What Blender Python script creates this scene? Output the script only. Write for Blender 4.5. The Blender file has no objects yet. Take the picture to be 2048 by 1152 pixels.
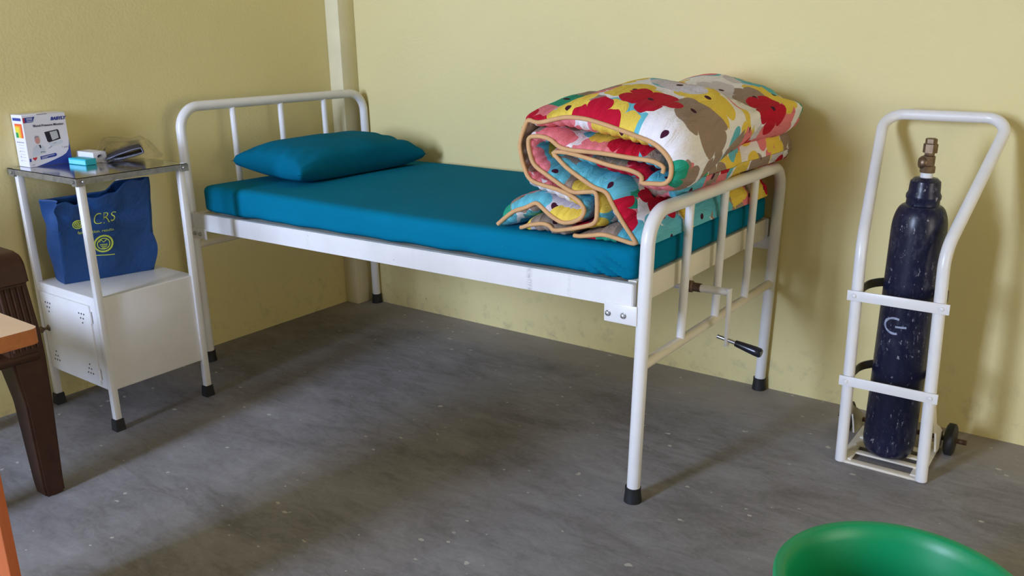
import bpy, bmesh, math, random
import numpy as np
from mathutils import Vector, Matrix, noise

random.seed(7)
S = bpy.context.scene
COL = S.collection
V = Vector

# ------------------------------------------------------------------ camera
cam_d = bpy.data.cameras.new('camera')
cam = bpy.data.objects.new('camera', cam_d)
COL.objects.link(cam)
RGT = V((0.80615, 0.59146, -0.01733)); UPV = V((-0.15314, 0.23684, 0.95940)); FWD = V((-0.57156, 0.77076, -0.28151))
cam.matrix_world = Matrix(((RGT.x, UPV.x, -FWD.x, 3.0021), (RGT.y, UPV.y, -FWD.y, -1.9307),
                           (RGT.z, UPV.z, -FWD.z, 1.268), (0, 0, 0, 1)))
cam_d.sensor_width = 36.0
cam_d.lens = 1710.45 / 2048 * 36.0
cam_d.clip_start = 0.05
S.camera = cam

# ------------------------------------------------------------------ light and exposure
S.view_settings.view_transform = 'Standard'
S.view_settings.look = 'None'
S.view_settings.gamma = 1.0
S.view_settings.use_curve_mapping = False
S.view_settings.exposure = -0.05
S.cycles.max_bounces = 12
S.cycles.diffuse_bounces = 8
S.cycles.use_denoising = True

w = bpy.data.worlds.new('sky'); S.world = w; w.use_nodes = True
bg = w.node_tree.nodes['Background']
bg.inputs['Color'].default_value = (0.72, 0.84, 1.0, 1)
bg.inputs['Strength'].default_value = 1.0

WIN_X0, WIN_X1, WIN_Z0, WIN_Z1, WIN_Y = 0.44, 1.18, 0.85, 2.75, -4.6
ld = bpy.data.lights.new('window_daylight', 'AREA')
ld.shape = 'RECTANGLE'; ld.size = WIN_X1 - WIN_X0; ld.size_y = WIN_Z1 - WIN_Z0
ld.energy = 320.0
ld.color = (0.57, 0.70, 1.0)
lo = bpy.data.objects.new('window_daylight', ld); COL.objects.link(lo)
lo.location = ((WIN_X0 + WIN_X1) / 2, WIN_Y - 0.13, (WIN_Z0 + WIN_Z1) / 2)
lo.rotation_euler = (math.radians(90), 0, math.radians(0))   # emits toward +y, into the room

# added warm fill standing in for wall bounce, behind an invented right-hand opening
SW_Y0, SW_Y1, SW_Z0, SW_Z1, SW_X = -1.7, -0.3, 0.02, 1.75, 5.2
l2 = bpy.data.lights.new('added_warm_fill', 'AREA')
l2.shape = 'RECTANGLE'; l2.size = SW_Z1 - SW_Z0; l2.size_y = SW_Y1 - SW_Y0
l2.energy = 30.0
l2.color = (1.0, 0.86, 0.64)
lo2 = bpy.data.objects.new('added_warm_fill', l2); COL.objects.link(lo2)
lo2.location = (SW_X + 0.13, (SW_Y0 + SW_Y1) / 2, (SW_Z0 + SW_Z1) / 2)
lo2.rotation_euler = (0, math.radians(90), 0)                # emits toward -x, into the room

# ------------------------------------------------------------------ materials
def srgb(r, g, b):
    f = lambda c: (c / 255 / 12.92) if c / 255 <= 0.04045 else ((c / 255 + 0.055) / 1.055) ** 2.4
    return (f(r), f(g), f(b), 1.0)

class NT:
    """tiny node-tree helper"""
    def __init__(s, name):
        s.m = bpy.data.materials.new(name); s.m.use_nodes = True
        s.t = s.m.node_tree; s.b = s.t.nodes['Principled BSDF']
    def n(s, kind, **kw):
        nd = s.t.nodes.new(kind)
        for k, v in kw.items():
            if k in nd.inputs.keys() if hasattr(nd.inputs, 'keys') else False: nd.inputs[k].default_value = v
            else: setattr(nd, k, v)
        return nd
    def l(s, a, b): s.t.links.new(a, b)
    def math(s, op, a, b=None, clamp=False):
        nd = s.t.nodes.new('ShaderNodeMath'); nd.operation = op; nd.use_clamp = clamp
        for i, x in enumerate((a, b)):
            if x is None: continue
            if isinstance(x, (int, float)): nd.inputs[i].default_value = x
            else: s.l(x, nd.inputs[i])
        return nd.outputs[0]
    def mix(s, fac, a, b):
        nd = s.t.nodes.new('ShaderNodeMix'); nd.data_type = 'RGBA'
        for sock, x in ((nd.inputs[0], fac), (nd.inputs[6], a), (nd.inputs[7], b)):
            if isinstance(x, (int, float)): sock.default_value = x
            elif isinstance(x, tuple): sock.default_value = x
            else: s.l(x, sock)
        return nd.outputs[2]
    def ramp(s, fac, stops, interp='LINEAR'):
        nd = s.t.nodes.new('ShaderNodeValToRGB'); cr = nd.color_ramp; cr.interpolation = interp
        while len(cr.elements) < len(stops): cr.elements.new(0.5)
        for e, (p, c) in zip(cr.elements, stops):
            e.position = p; e.color = c if isinstance(c, tuple) else (c, c, c, 1)
        s.l(fac, nd.inputs[0]); return nd.outputs[0]
    def noise(s, vec, scale, detail=4, rough=0.55, dist=0):
        nd = s.t.nodes.new('ShaderNodeTexNoise')
        nd.inputs['Scale'].default_value = scale; nd.inputs['Detail'].default_value = detail
        nd.inputs['Roughness'].default_value = rough; nd.inputs['Distortion'].default_value = dist
        s.l(vec, nd.inputs['Vector']); return nd.outputs[0]
    def mapping(s, vec, scale=(1, 1, 1), loc=(0, 0, 0), rot=(0, 0, 0)):
        nd = s.t.nodes.new('ShaderNodeMapping')
        nd.inputs['Scale'].default_value = scale; nd.inputs['Location'].default_value = loc; nd.inputs['Rotation'].default_value = rot
        s.l(vec, nd.inputs['Vector']); return nd.outputs[0]
    def obj(s): return s.t.nodes.new('ShaderNodeTexCoord').outputs['Object']
    def uv(s): return s.t.nodes.new('ShaderNodeTexCoord').outputs['UV']
    def bump(s, h, strength, dist):
        nd = s.t.nodes.new('ShaderNodeBump'); nd.inputs['Strength'].default_value = strength; nd.inputs['Distance'].default_value = dist
        s.l(h, nd.inputs['Height']); s.l(nd.outputs[0], s.b.inputs['Normal'])
    def color(s, c):
        if isinstance(c, tuple): s.b.inputs['Base Color'].default_value = c
        else: s.l(c, s.b.inputs['Base Color'])
    def set(s, **kw):
        for k, v in kw.items():
            key = k.replace('_', ' ')
            s.b.inputs[key].default_value = v
        return s

def simple(name, col, rough=0.5, metal=0.0, var=0.06, vscale=12, bump=0.0, bscale=300, bdist=0.0005, spec=0.5):
    t = NT(name); o = t.obj()
    nz = t.noise(o, vscale, 4)
    d = tuple(c * (1 - var) for c in col[:3]) + (1,)
    u = tuple(min(1, c * (1 + var)) for c in col[:3]) + (1,)
    t.color(t.ramp(nz, [(0.3, d), (0.7, u)]))
    t.set(Roughness=rough, Metallic=metal); t.b.inputs['Specular IOR Level'].default_value = spec
    if bump: t.bump(t.noise(o, bscale, 3), bump, bdist)
    return t.m

def wall_mat():
    t = NT('cream_plaster'); o = t.obj()
    big = t.noise(o, 1.1, 3); fine = t.noise(o, 90, 5, 0.6); mid = t.noise(o, 9, 4)
    c = t.ramp(big, [(0.3, (0.70, 0.60, 0.285, 1)), (0.7, (0.74, 0.645, 0.32, 1))])
    # grime near the floor, with a shape of its own
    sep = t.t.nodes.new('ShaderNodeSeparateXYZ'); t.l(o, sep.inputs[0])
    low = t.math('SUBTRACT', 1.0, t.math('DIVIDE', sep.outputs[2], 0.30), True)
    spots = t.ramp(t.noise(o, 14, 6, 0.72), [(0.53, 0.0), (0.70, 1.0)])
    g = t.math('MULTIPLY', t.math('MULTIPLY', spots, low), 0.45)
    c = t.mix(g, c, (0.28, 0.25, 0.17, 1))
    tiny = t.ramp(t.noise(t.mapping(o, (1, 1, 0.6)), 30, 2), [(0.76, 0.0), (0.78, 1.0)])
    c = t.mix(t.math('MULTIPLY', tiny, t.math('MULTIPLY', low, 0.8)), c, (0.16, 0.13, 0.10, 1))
    t.color(c); t.set(Roughness=0.62)
    h = t.math('ADD', t.math('MULTIPLY', fine, 0.6), mid)
    t.bump(h, 0.35, 0.004)
    return t.m

def floor_mat():
    t = NT('trowelled_concrete'); o = t.obj()
    a = t.noise(t.mapping(o, (1.0, 1.8, 1), rot=(0, 0, 0.5)), 2.2, 6, 0.62, 0.6)
    st = t.noise(t.mapping(o, (3, 8, 1), rot=(0, 0, 0.35)), 2.4, 7, 0.7, 1.2)
    fn = t.noise(o, 70, 4, 0.7)
    mixv = t.math('ADD', t.math('MULTIPLY', a, 0.5), t.math('ADD', t.math('MULTIPLY', st, 0.35), t.math('MULTIPLY', fn, 0.15)))
    c = t.ramp(mixv, [(0.38, (0.155, 0.143, 0.142, 1)), (0.5, (0.234, 0.223, 0.230, 1)), (0.62, (0.312, 0.302, 0.314, 1))])
    # pale dusty strip by the back wall
    sep = t.t.nodes.new('ShaderNodeSeparateXYZ'); t.l(o, sep.inputs[0])
    edge = t.ramp(t.math('ADD', sep.outputs[1], t.math('MULTIPLY', t.noise(o, 5, 4), 0.35)), [(0.86, 0.0), (1.18, 1.0)])
    c = t.mix(t.math('MULTIPLY', edge, 0.55), c, (0.35, 0.31, 0.265, 1))
    # specks of plaster and paint
    vo = t.t.nodes.new('ShaderNodeTexVoronoi'); vo.inputs['Scale'].default_value = 17; vo.inputs['Randomness'].default_value = 1
    t.l(t.mapping(o, (1, 1.5, 0), rot=(0, 0, 0.9)), vo.inputs['Vector'])
    sc = t.t.nodes.new('ShaderNodeSeparateColor'); t.l(vo.outputs['Color'], sc.inputs[0])
    rad = t.math('MULTIPLY', t.math('SUBTRACT', sc.outputs[0], 0.55, True), 0.34)
    dd = t.math('ADD', vo.outputs['Distance'], t.math('MULTIPLY', t.math('SUBTRACT', t.noise(o, 55, 3), 0.5), 0.55))
    sp = t.math('LESS_THAN', dd, rad)
    c = t.mix(t.math('MULTIPLY', sp, 0.7), c, (0.62, 0.58, 0.52, 1))
    scr = t.ramp(t.noise(t.mapping(o, (2, 30, 1), rot=(0, 0, 1.1)), 3, 3), [(0.64, 0.0), (0.70, 1.0)])
    c = t.mix(t.math('MULTIPLY', scr, 0.3), c, (0.36, 0.35, 0.34, 1))
    t.color(c); t.set(Roughness=0.72)
    t.bump(mixv, 0.25, 0.004)
    return t.m

def cloth_mat(name, col, dark=0.9):
    t = NT(name); o = t.obj()
    big = t.noise(o, 5, 4)
    c = t.ramp(big, [(0.3, tuple(x * dark for x in col[:3]) + (1,)), (0.7, col)])
    lint = t.ramp(t.noise(t.mapping(o, (1, 3, 1), rot=(0, 0, .7)), 45, 2), [(0.775, 0.0), (0.79, 1.0)])
    c = t.mix(t.math('MULTIPLY', lint, 0.35), c, (0.35, 0.5, 0.5, 1))
    t.color(c); t.set(Roughness=0.9)
    t.b.inputs['Specular IOR Level'].default_value = 0.06
    h = t.math('ADD', t.math('MULTIPLY', t.noise(o, 420, 2), 0.5), t.noise(o, 22, 5))
    t.bump(h, 0.3, 0.002)
    return t.m

def flower_mat():
    t = NT('flower_print_cotton'); uv0 = t.uv()
    wob = t.t.nodes.new('ShaderNodeTexNoise'); wob.inputs['Scale'].default_value = 9; t.l(uv0, wob.inputs['Vector'])
    vs = t.t.nodes.new('ShaderNodeVectorMath'); vs.operation = 'MULTIPLY_ADD'
    t.l(wob.outputs['Color'], vs.inputs[0]); vs.inputs[1].default_value = (0.022, 0.022, 0); t.l(uv0, vs.inputs[2])
    uv = vs.outputs[0]
    WHITE = srgb(242, 238, 242); RED = srgb(194, 16, 50); PINK = srgb(234, 130, 138); YEL = srgb(236, 205, 84)
    BLUE = srgb(104, 190, 208); GREEN = srgb(40, 158, 128); TAU = srgb(158, 136, 122); LIL = srgb(212, 205, 214); COR = srgb(222, 96, 88)
    pal = [[(0.0, YEL), (0.24, PINK), (0.46, WHITE), (0.54, BLUE), (0.70, TAU), (0.88, LIL)],
           [(0.0, TAU), (0.22, YEL), (0.42, PINK), (0.60, WHITE), (0.70, LIL), (0.78, GREEN), (0.88, BLUE)],
           [(0.0, RED), (0.20, PINK), (0.38, TAU), (0.56, YEL), (0.72, BLUE), (0.84, GREEN), (0.92, RED)]]
    c = WHITE
    for k, (scale, off, rmax) in enumerate(((7.2, (3.31, 1.17, 0), 0.62), (6.6, (2.77, 5.53, 0), 0.56), (6.2, (4.11, 2.83, 0), 0.52))):
        mv = t.mapping(uv, (scale, scale, 0), off)
        vo = t.t.nodes.new('ShaderNodeTexVoronoi'); vo.voronoi_dimensions = '2D'; vo.inputs['Scale'].default_value = 1
        vo.inputs['Randomness'].default_value = 0.55; t.l(mv, vo.inputs['Vector'])
        sub = t.t.nodes.new('ShaderNodeVectorMath'); sub.operation = 'SUBTRACT'; t.l(mv, sub.inputs[0]); t.l(vo.outputs['Position'], sub.inputs[1])
        sep = t.t.nodes.new('ShaderNodeSeparateXYZ'); t.l(sub.outputs[0], sep.inputs[0])
        sc = t.t.nodes.new('ShaderNodeSeparateColor'); t.l(vo.outputs['Color'], sc.inputs[0])
        ang = t.math('ADD', t.math('ARCTAN2', sep.outputs[1], sep.outputs[0]), t.math('MULTIPLY', sc.outputs[1], 6.28))
        r = t.math('POWER', t.math('ADD', t.math('MULTIPLY', sep.outputs[0], sep.outputs[0]), t.math('MULTIPLY', sep.outputs[1], sep.outputs[1])), 0.5)
        pet = t.math('POWER', t.math('ABSOLUTE', t.math('COSINE', t.math('MULTIPLY', ang, 2.5))), 0.45)
        R = t.math('MULTIPLY', t.math('ADD', 0.60, t.math('MULTIPLY', pet, 0.40)), rmax)
        mask = t.math('LESS_THAN', r, R)
        if k == 1: mask = t.math('MULTIPLY', mask, t.math('GREATER_THAN', sc.outputs[2], 0.25))
        if k == 0: mask = t.math('MULTIPLY', mask, t.math('GREATER_THAN', sc.outputs[2], 0.12))
        if k == 2: mask = t.math('MULTIPLY', mask, t.math('GREATER_THAN', sc.outputs[2], 0.30))
        dot = t.math('MULTIPLY', t.math('LESS_THAN', r, 0.058 * scale / 6.4), mask)
        c = t.mix(mask, c, t.ramp(sc.outputs[0], pal[k], 'CONSTANT'))
        c = t.mix(dot, c, srgb(70, 22, 48))
    t.color(c); t.set(Roughness=0.85); t.b.inputs['Specular IOR Level'].default_value = 0.2
    sp = t.mapping(uv0, (26, 7, 1))
    h = t.math('ADD', t.math('MULTIPLY', t.noise(uv0, 260, 2), 0.08), t.noise(sp, 1.6, 6, 0.65, 0.8))
    t.bump(h, 0.75, 0.016)
    return t.m

def cylinder_mat():
    t = NT('scuffed_navy_paint'); o = t.obj()
    base = t.ramp(t.noise(o, 6, 4), [(0.3, (0.006, 0.007, 0.020, 1)), (0.7, (0.010, 0.012, 0.042, 1))])
    sc = t.ramp(t.noise(t.mapping(o, (1, 1, 0.5)), 60, 8, 0.8), [(0.50, 0.0), (0.70, 1.0)])
    pat = t.ramp(t.noise(o, 5, 4), [(0.42, 0.1), (0.7, 1.0)])
    c = t.mix(t.math('MULTIPLY', t.math('MULTIPLY', sc, pat), 0.55), base, (0.17, 0.17, 0.21, 1))
    ch = t.ramp(t.noise(t.mapping(o, (1, 1, 0.45), (3, 1, 2)), 95, 4, 0.7), [(0.62, 0.0), (0.68, 1.0)])
    c = t.mix(t.math('MULTIPLY', ch, 0.8), c, (0.36, 0.35, 0.38, 1))
    t.color(c); t.set(Roughness=0.30); t.b.inputs['Specular IOR Level'].default_value = 0.35; t.bump(t.noise(o, 60, 5), 0.12, 0.001)
    return t.m

def wood_mat(name, a, b, rough, sx=(2, 30, 30)):
    t = NT(name); o = t.obj()
    n = t.noise(t.mapping(o, sx), 1.5, 5, 0.6, 0.8)
    t.color(t.ramp(n, [(0.3, a), (0.7, b)])); t.set(Roughness=rough)
    return t.m

def chips_white():
    t = NT('white_enamel'); o = t.obj()
    c = t.ramp(t.noise(o, 7, 4), [(0.3, srgb(224, 222, 222)), (0.7, srgb(234, 232, 232))])
    ch = t.ramp(t.noise(t.mapping(o, (1, 1, 1)), 38, 4, 0.6), [(0.745, 0.0), (0.76, 1.0)])
    c = t.mix(t.math('MULTIPLY', ch, 0.5), c, (0.22, 0.20, 0.19, 1))
    t.color(c); t.set(Roughness=0.3); t.bump(t.noise(o, 45, 3), 0.04, 0.001)
    return t.m

M = {}
M['wall'] = wall_mat(); M['floor'] = floor_mat()
M['pilaster'] = simple('cream_plaster_post', (0.72, 0.65, 0.42, 1), 0.6, var=0.05, vscale=6, bump=0.3, bscale=80, bdist=0.003)
M['ceiling'] = simple('boarded_ceiling', (0.30, 0.24, 0.17, 1), 0.8)
M['white'] = chips_white()
def rail_mat():
    t = NT('scuffed_white_enamel'); o = t.obj()
    c = t.ramp(t.noise(o, 7, 4), [(0.3, srgb(226, 224, 224)), (0.7, srgb(236, 234, 234))])
    sep = t.t.nodes.new('ShaderNodeSeparateXYZ'); t.l(o, sep.inputs[0])
    tot = None
    for xc, wd, amt in ((0.645, .014, .55), (0.78, .008, .2), (-0.80, .02, .18), (0.20, .01, .12), (-0.30, .012, .12)):
        d = t.math('DIVIDE', t.math('ABSOLUTE', t.math('SUBTRACT', sep.outputs[0], xc)), wd)
        g = t.math('MULTIPLY', t.math('SUBTRACT', 1.0, d, True), amt)
        tot = g if tot is None else t.math('ADD', tot, g)
    sc = t.ramp(t.noise(t.mapping(o, (30, 30, 90)), 3, 4, 0.7), [(0.42, 0.0), (0.62, 1.0)])
    c = t.mix(t.math('MULTIPLY', tot, sc), c, (0.20, 0.19, 0.21, 1))
    ch = t.ramp(t.noise(o, 38, 4, 0.6), [(0.72, 0.0), (0.74, 1.0)])
    c = t.mix(t.math('MULTIPLY', ch, 0.5), c, (0.22, 0.20, 0.19, 1))
    t.color(c); t.set(Roughness=0.3)
    return t.m
M['rail'] = rail_mat()
M['cream'] = simple('cream_enamel', srgb(226, 218, 202), 0.32, var=0.04)
M['teal'] = cloth_mat('teal_sheet', (0.001, 0.172, 0.298, 1))
M['teal2'] = cloth_mat('teal_pillowcase', (0.001, 0.140, 0.245, 1))
M['flower'] = flower_mat()
M['piping'] = simple('tan_piping', srgb(206, 160, 112), 0.85, var=0.08, vscale=30)
M['rubber'] = simple('black_rubber', (0.012, 0.012, 0.014, 1), 0.6, var=0.2, bump=0.2, bscale=90)
M['chrome'] = simple('zinc_bolt', (0.50, 0.50, 0.50, 1), 0.3, 1.0)
M['rust'] = simple('rusty_steel', (0.14, 0.085, 0.06, 1), 0.6, 0.6, var=0.4, vscale=60)
M['dullsteel'] = simple('dull_steel', (0.34, 0.33, 0.31, 1), 0.5, 0.8, var=0.25, vscale=40)
M['steel'] = simple('brushed_steel', (0.52, 0.51, 0.50, 1), 0.12, 1.0, var=0.08, vscale=30, bump=0.06, bscale=24, bdist=0.002)
M['handle'] = simple('black_plastic', (0.012, 0.012, 0.022, 1), 0.25, var=0.1)
M['navycyl'] = cylinder_mat()
M['brass'] = simple('dull_brass', (0.20, 0.135, 0.085, 1), 0.42, 0.85, var=0.3, vscale=70)
M['ptfe'] = simple('white_seal', srgb(225, 225, 225), 0.6)
M['grip'] = simple('grey_hoop', (0.10, 0.095, 0.085, 1), 0.5, 0.4, var=0.2)
M['chair'] = simple('brown_plastic', (0.046, 0.017, 0.009, 1), 0.5, var=0.18, vscale=25, bump=0.15, bscale=120, spec=0.3)
M['desktop'] = simple('beige_laminate', srgb(222, 190, 160), 0.4, var=0.03)
M['deskedge'] = wood_mat('orange_brown_wood', srgb(168, 96, 48), srgb(184, 112, 58), 0.45)
M['deskpanel'] = wood_mat('orange_panel_wood', srgb(182, 92, 44), srgb(196, 104, 52), 0.45, (30, 30, 2))
def basin_mat():
    t = NT('green_plastic'); o = t.obj()
    t.color(t.ramp(t.noise(o, 4, 3), [(0.3, (0.002, 0.285, 0.105, 1)), (0.7, (0.003, 0.32, 0.12, 1))]))
    t.set(Roughness=0.38)
    t.b.inputs['Subsurface Weight'].default_value = 0.15; t.b.inputs['Subsurface Radius'].default_value = (0.002, 0.02, 0.006)
    return t.m
M['green'] = basin_mat()
M['bag'] = None
def bag_mat():
    t = NT('blue_nonwoven'); o = t.obj()
    c = t.ramp(t.noise(o, 8, 4), [(0.3, (0.002, 0.040, 0.150, 1)), (0.7, (0.004, 0.055, 0.200, 1))])
    t.color(c); t.set(Roughness=0.62)
    t.bump(t.math('ADD', t.noise(o, 11, 5, 0.6, 0.6), t.math('MULTIPLY', t.noise(o, 300, 2), 0.12)), 0.5, 0.014)
    return t.m
M['bag'] = bag_mat()
M['lime'] = simple('lime_print', srgb(190, 205, 80), 0.6)
M['card'] = simple('white_card', srgb(226, 224, 236), 0.45, var=0.02)
M['blueink'] = simple('blue_ink', srgb(36, 60, 150), 0.45, var=0.05)
M['navyink'] = simple('navy_ink', srgb(34, 36, 86), 0.45, var=0.05)
M['redink'] = simple('red_ink', srgb(200, 40, 60), 0.45)
M['greyink'] = simple('grey_ink', srgb(150, 150, 165), 0.5)
M['orangeink'] = simple('orange_ink', srgb(226, 92, 52), 0.5)
M['amberink'] = simple('amber_ink', srgb(236, 160, 50), 0.5)
M['yellowink'] = simple('yellow_ink', srgb(222, 205, 60), 0.5)
M['greenink'] = simple('green_ink', srgb(30, 150, 80), 0.5)
M['skin'] = simple('printed_skin', srgb(205, 150, 145), 0.5)
M['coat'] = simple('printed_coat', srgb(205, 212, 228), 0.5)
M['blackink'] = simple('black_ink', srgb(22, 20, 44), 0.4)
M['screenink'] = simple('printed_screen', srgb(185, 188, 196), 0.4)
M['tealcard'] = simple('turquoise_card', srgb(40, 176, 196), 0.45, var=0.04)
M['tealpale'] = simple('pale_turquoise_card', srgb(120, 210, 232), 0.45, var=0.04)
M['cuff'] = simple('navy_nylon', (0.010, 0.012, 0.040, 1), 0.6, var=0.15, bump=0.3, bscale=400)
M['cufftrim'] = simple('pale_trim', srgb(170, 172, 190), 0.6)
def plastic_mat():
    t = NT('clear_polythene'); o = t.obj()
    t.set(Roughness=0.08); t.color((1, 1, 1, 1)); t.b.inputs['Transmission Weight'].default_value = 1.0; t.b.inputs['IOR'].default_value = 1.15
    t.bump(t.noise(o, 40, 4, 0.6, 1.0), 0.8, 0.006)
    tr = t.t.nodes.new('ShaderNodeBsdfTransparent'); mx = t.t.nodes.new('ShaderNodeMixShader')
    mx.inputs[0].default_value = 0.6
    t.l(tr.outputs[0], mx.inputs[1]); t.l(t.b.outputs[0], mx.inputs[2])
    t.l(mx.outputs[0], t.t.nodes['Material Output'].inputs['Surface'])
    return t.m
M['poly'] = plastic_mat()
M['paintmark'] = simple('chalky_paint', srgb(150, 156, 178), 0.8, var=0.25, vscale=90)
M['frame'] = simple('window_frame_paint', srgb(210, 205, 195), 0.5)

# ------------------------------------------------------------------ mesh helpers
ROOT = {}
def link(name, bm, mats, parent=None, smooth=True, angle=40, uvs=None):
    me = bpy.data.meshes.new(name)
    bm.normal_update(); bm.to_mesh(me); bm.free()
    for m in (mats if isinstance(mats, (list, tuple)) else [mats]): me.materials.append(m)
    o = bpy.data.objects.new(name, me); COL.objects.link(o)
    if parent is not None:
        o.parent = parent
        off = ROOT[parent.name]
        me.transform(Matrix.Translation(-off)); ROOT[o.name] = off
    else: ROOT[o.name] = V((0, 0, 0))
    if smooth:
        for p in me.polygons: p.use_smooth = True
        try: me.set_sharp_from_angle(angle=math.radians(angle))
        except Exception: pass
    return o

def thing(name, label, cat, loc, group=None):
    o = bpy.data.objects.new(name, None); COL.objects.link(o)
    o.location = loc; o.empty_display_size = 0.1
    ROOT[o.name] = V(loc); o['label'] = label; o['category'] = cat
    if group: o['group'] = group
    return o

def tag(o, label, cat, group=None, origin=None):
    o['label'] = label; o['category'] = cat
    if group: o['group'] = group
    if origin is not None:
        o.data.transform(Matrix.Translation(-V(origin))); o.location = origin; ROOT[o.name] = V(origin)
    return o

def structure(o): o['kind'] = 'structure'; return o

def add_box(bm, lo, hi, mi=0, mat=None):
    lo, hi = V(lo), V(hi); vs = []
    for x in (lo.x, hi.x):
        for y in (lo.y, hi.y):
            for z in (lo.z, hi.z):
                p = V((x, y, z)); vs.append(bm.verts.new(mat @ p if mat else p))
    f = [(0, 1, 3, 2), (4, 6, 7, 5), (0, 4, 5, 1), (2, 3, 7, 6), (0, 2, 6, 4), (1, 5, 7, 3)]
    out = []
    for q in f:
        fc = bm.faces.new([vs[i] for i in q]); fc.material_index = mi; out.append(fc)
    return vs, out

def bevelled_box(lo, hi, r=0.003, seg=2, mat=None):
    bm = bmesh.new(); add_box(bm, lo, hi)
    bmesh.ops.recalc_face_normals(bm, faces=bm.faces)
    bmesh.ops.bevel(bm, geom=list(bm.edges), offset=r, segments=seg, profile=0.5, affect='EDGES')
    if mat: bm.transform(mat)
    return bm

def fillet(pts, rad, n=8):
    """polyline with rounded corners"""
    pts = [V(p) for p in pts]; out = [pts[0]]
    for i in range(1, len(pts) - 1):
        r = rad[i - 1] if isinstance(rad, (list, tuple)) else rad
        a, b, c = pts[i - 1], pts[i], pts[i + 1]
        u, v = (a - b).normalized(), (c - b).normalized()
        th = u.angle(v)
        if th > 3.1 or r <= 0: out.append(b); continue
        d = r / math.tan(th / 2)
        ctr = b + (u + v).normalized() * (r / math.sin(th / 2))
        s, e = b + u * d - ctr, b + v * d - ctr
        for k in range(n + 1):
            a_ = s.angle(e); q_ = k / n
            out.append(ctr + (s * math.sin((1 - q_) * a_) + e * math.sin(q_ * a_)) / math.sin(a_))
    out.append(pts[-1]); return out

def add_tube(bm, pts, r, seg=16, caps=True, mi=0, closed=False):
    pts = [V(p) for p in pts]; n = len(pts)
    tang = []
    for i in range(n):
        if closed: t = pts[(i + 1) % n] - pts[i - 1]
        else: t = pts[min(i + 1, n - 1)] - pts[max(i - 1, 0)]
        tang.append(t.normalized())
    ref = V((0, 0, 1)) if abs(tang[0].z) < 0.9 else V((1, 0, 0))
    u = tang[0].cross(ref).normalized(); rings = []
    for i in range(n):
        u = (u - tang[i] * u.dot(tang[i])).normalized(); v = tang[i].cross(u)
        rr = r[i] if isinstance(r, (list, tuple)) else r
        rings.append([bm.verts.new(pts[i] + (u * math.cos(2 * math.pi * k / seg) + v * math.sin(2 * math.pi * k / seg)) * rr) for k in range(seg)])
    m = n if closed else n - 1
    for i in range(m):
        A, B = rings[i], rings[(i + 1) % n]
        for k in range(seg):
            f = bm.faces.new((A[k], A[(k + 1) % seg], B[(k + 1) % seg], B[k])); f.material_index = mi
    if caps and not closed:
        f = bm.faces.new(list(reversed(rings[0]))); f.material_index = mi
        f = bm.faces.new(rings[-1]); f.material_index = mi
    return rings

def tube(pts, r, seg=16, caps=True):
    bm = bmesh.new(); add_tube(bm, pts, r, seg, caps); return bm

def add_lathe(bm, prof, ctr, axis=V((0, 0, 1)), seg=40, caps=True, mi=0):
    axis = V(axis).normalized(); q = V((0, 0, 1)).rotation_difference(axis); rings = []
    ctr = V(ctr)
    for r, z in prof:
        rings.append([bm.verts.new(ctr + q @ V((r * math.cos(2 * math.pi * k / seg), r * math.sin(2 * math.pi * k / seg), z))) for k in range(seg)])
    for A, B in zip(rings, rings[1:]):
        for k in range(seg):
            f = bm.faces.new((A[k], A[(k + 1) % seg], B[(k + 1) % seg], B[k])); f.material_index = mi
    if caps:
        for ring, rev in ((rings[0], True), (rings[-1], False)):
            f = bm.faces.new(list(reversed(ring)) if rev else ring); f.material_index = mi
def lathe(prof, ctr, axis=V((0, 0, 1)), seg=40, caps=True):
    bm = bmesh.new(); add_lathe(bm, prof, ctr, axis, seg, caps); return bm

def add_strip(bm, pts, wdir, width, thick, mi=0, ndir=None):
    """flat bar following pts: width along wdir, thickness normal to it"""
    pts = [V(p) for p in pts]; w_ = V(wdir).normalized() * width / 2; rings = []
    for i in range(len(pts)):
        t = (pts[min(i + 1, len(pts) - 1)] - pts[max(i - 1, 0)]).normalized()
        n = t.cross(w_).normalized() * thick / 2
        rings.append([bm.verts.new(pts[i] + a * w_ + b * n) for a, b in ((-1, -1), (1, -1), (1, 1), (-1, 1))])
    for A, B in zip(rings, rings[1:]):
        for k in range(4):
            f = bm.faces.new((A[k], A[(k + 1) % 4], B[(k + 1) % 4], B[k])); f.material_index = mi
    bm.faces.new(list(reversed(rings[0]))); bm.faces.new(rings[-1])

def soft_box(lo, hi, r, n=(40, 20, 6)):
    """dense box with rounded edges, for cloth-covered blocks"""
    lo, hi = V(lo), V(hi); bm = bmesh.new(); c = (lo + hi) / 2; h = (hi - lo) / 2
    def grid(ax, sgn):
        a, b = [i for i in range(3) if i != ax]
        vs = {}
        for i in range(n[a] + 1):
            for j in range(n[b] + 1):
                p = V((0, 0, 0)); p[ax] = sgn * h[ax]; p[a] = -h[a] + 2 * h[a] * i / n[a]; p[b] = -h[b] + 2 * h[b] * j / n[b]
                q = V([max(-h[k] + r, min(h[k] - r, p[k])) for k in range(3)])
                d = p - q
                if d.length > 1e-9: p = q + d.normalized() * r
                vs[i, j] = bm.verts.new(c + p)
        for i in range(n[a]):
            for j in range(n[b]):
                bm.faces.new((vs[i, j], vs[i + 1, j], vs[i + 1, j + 1], vs[i, j + 1]))
    for ax in range(3):
        for s in (-1, 1): grid(ax, s)
    bmesh.ops.remove_doubles(bm, verts=bm.verts, dist=1e-5)
    bmesh.ops.recalc_face_normals(bm, faces=bm.faces)
    return bm

def sm(x, a, b):
    t = max(0.0, min(1.0, (x - a) / (b - a))); return t * t * (3 - 2 * t)

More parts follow.
